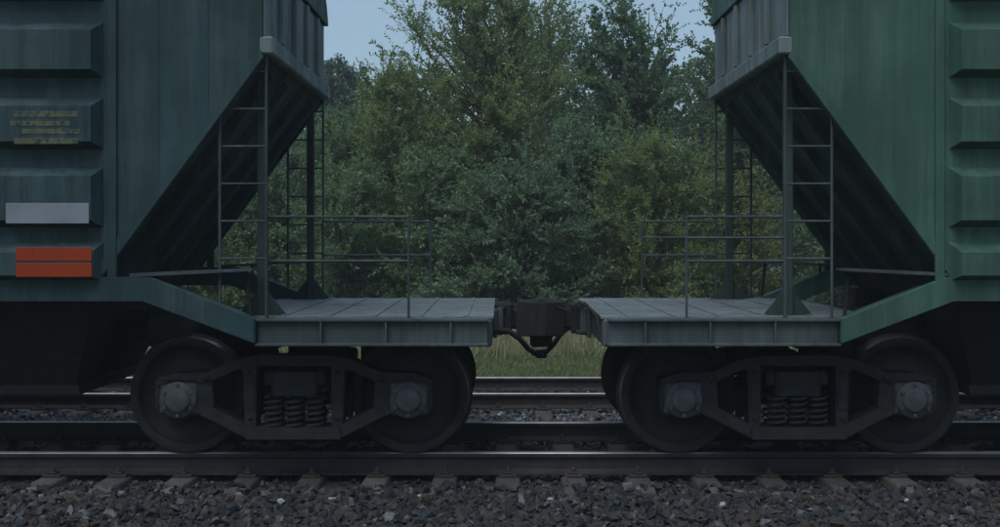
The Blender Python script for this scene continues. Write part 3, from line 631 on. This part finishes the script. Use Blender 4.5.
NL += T('willow_bush', 'deep green willow bush between the yellowish willow and the sallow bush', 'bush', 436, 26.8, 150, 1.25, 1.2, 'leaf_willow', 33, cb=.0, limbs=80, shoots=22, nleaf=11, slen=.5, upright=.5, group=BGp)
lo = dict(shoots=16, nleaf=9, ll=.11, lw=.055, slen=.6)
NL += T('alder_tree', 'alder half hidden by the sloping end of the teal wagon', 'tree', 262, 30, 150, 1.9, 1.6, 'leaf_alder', 34, limbs=80, group=TG, **lo)
NL += T('willow_bush', 'willow bush seen beneath the overhang of the teal wagon', 'bush', 190, 28, 160, 1.7, 1.5, 'leaf_yellow', 35, cb=0, limbs=70, group=BGp, **lo)
NL += T('alder_tree', 'alder half hidden by the sloping end of the green wagon', 'tree', 842, 30, 110, 1.9, 1.6, 'leaf_alder', 36, limbs=80, group=TG, **lo)
NL += T('willow_bush', 'willow bush seen beneath the overhang of the green wagon', 'bush', 905, 28, 150, 1.7, 1.5, 'leaf_willow', 37, cb=0, limbs=70, group=BGp, **lo)
# the second row closes the view behind the first
for i, (px, d, top, rx_, lm, lb) in enumerate([(300, 40, 128, 2.4, 'leaf_alder', 'low broad tree in the second row behind the small pine'),
        (425, 39, 70, 2.3, 'leaf_willow', 'second-row tree behind the yellowish willow'), (505, 41, 10, 2.4, 'leaf_alder', 'second-row tree behind the tallest willow'),
        (600, 42, 55, 2.5, 'leaf_alder', 'second-row tree between the birch and the broad alder'), (700, 42, 42, 2.3, 'leaf_alder', 'second-row tree between the two alders'),
        (800, 41, 0, 2.5, 'leaf_alder', 'second-row tree behind the overhang of the green wagon'), (210, 41, 130, 2.6, 'leaf_alder', 'second-row tree behind the overhang of the teal wagon'),
        (900, 40, 40, 2.6, 'leaf_alder', 'second-row tree behind the side of the green wagon'), (100, 40, 60, 2.8, 'leaf_alder', 'second-row tree behind the side of the teal wagon')]):
    NL += T('alder_tree', lb, 'tree', px, d, top, rx_, 2.2, lm, 60 + i, cb=0, limbs=95, shoots=17, nleaf=8, slen=.75, ll=.15, lw=.085, group='trees of the second row')

for i, (px, top, lb) in enumerate([(180, 150, 'third-row bush behind the ladder of the teal wagon'), (260, 158, 'third-row bush beside the foot of the small pine'), (370, 135, 'third-row bush behind the dull green willow bush'),
        (460, 120, 'third-row bush behind the tallest willow'), (550, 110, 'third-row bush behind the foot of the airy birch'), (650, 115, 'third-row bush behind the broad alder'),
        (745, 110, 'third-row bush behind the russet-leaved young birch'), (840, 120, 'third-row bush behind the ladder of the green wagon')]):
    NL += T('alder_bush', lb, 'bush', px, 47, top, 2.9, 1.6, 'leaf_alder', 90 + i, cb=0, limbs=80, shoots=13, nleaf=6, slen=.8, ll=.22, lw=.14, group='bushes of the third row')

# ------------------------------------------------------------------ grass verge and tall weeds (uncountable)
def blades(seed, zones):
    rg = np.random.default_rng(seed); Ps = []; Ls = []; Ws = []
    for x0, x1, y0, y1, n, l0, l1, wd, clump in zones:
        c = np.stack([rg.uniform(x0, x1, n // 7), rg.uniform(y0, y1, n // 7)], 1); k = rg.integers(0, len(c), n)
        p = c[k] + rg.normal(0, clump, (n, 2)); Ps.append(np.concatenate([p, np.full((n, 1), GZ - .01)], 1))
        sz = rg.uniform(.5, 1.0, len(c))[k]; Ls.append(sz * rg.uniform(l0, l1, n)); Ws.append(np.full(n, wd) * rg.uniform(.7, 1.3, n))
    P, L, Wd = np.concatenate(Ps), np.concatenate(Ls), np.concatenate(Ws); n = len(P)
    D = norm(rg.normal(0, .38, (n, 3)) * (1, 1, 0) + (0, 0, 1)); az = rg.uniform(0, 2 * np.pi, n); S = np.stack([np.cos(az), np.sin(az), 0 * az], 1) * Wd[:, None] * .5
    lat = D * (1, 1, 0); b = P; m = P + D * L[:, None] * .55; t = P + D * L[:, None] + lat * L[:, None] * .45 - np.array([0, 0, .12]) * L[:, None]
    V = np.stack([b - S, b + S, m + S * .8, t, m - S * .8], 1).reshape(-1, 3); i = np.arange(n)[:, None] * 5
    return V, np.concatenate([i + [[0, 1, 2]], i + [[0, 2, 4]], i + [[4, 2, 3]]], 1).reshape(-1, 3)
V, F = blades(71, [(-14, 14, 16.9, 27, 62000, .05, .20, .014, .16)])
V[:, 2] = np.maximum(V[:, 2], GZ - .02)
o = link('grass', fast_mesh('grass', V, F, M['grass'])); tag(o, 'short yellowish green grass on the verge beyond the empty track', 'grass', kind='stuff')
V, F = blades(72, [(-13, 13, 22.8, 25.5, 16000, .35, 1.05, .013, .16)])
o = link('tall_weeds', fast_mesh('tall_weeds', V, F, M['weed'])); tag(o, 'tall dry weeds and seed heads at the foot of the bushes', 'weeds', kind='stuff')
print('LEAVES', NL, 'TRIS', sum(len(p.vertices) - 2 for me in bpy.data.meshes for p in me.polygons))

# ------------------------------------------------------------------ damp evening air
hz = MB().box(-960, 960, -460, 1560, GZ - 1.2, 13.5).build('haze', bpy.data.materials.new('damp_air')); m = hz.data.materials[0]; m.use_nodes = True
t = m.node_tree; t.nodes.remove(t.nodes['Principled BSDF']); pv = t.nodes.new('ShaderNodeVolumePrincipled')
pv.inputs['Color'].default_value = (0.86, 0.93, 0.96, 1); pv.inputs['Density'].default_value = 0.0014; pv.inputs['Anisotropy'].default_value = 0.1
t.links.new(pv.outputs[0], t.nodes['Material Output'].inputs['Volume']); tag(hz, 'thin damp haze in the dusk air', 'haze', kind='stuff')
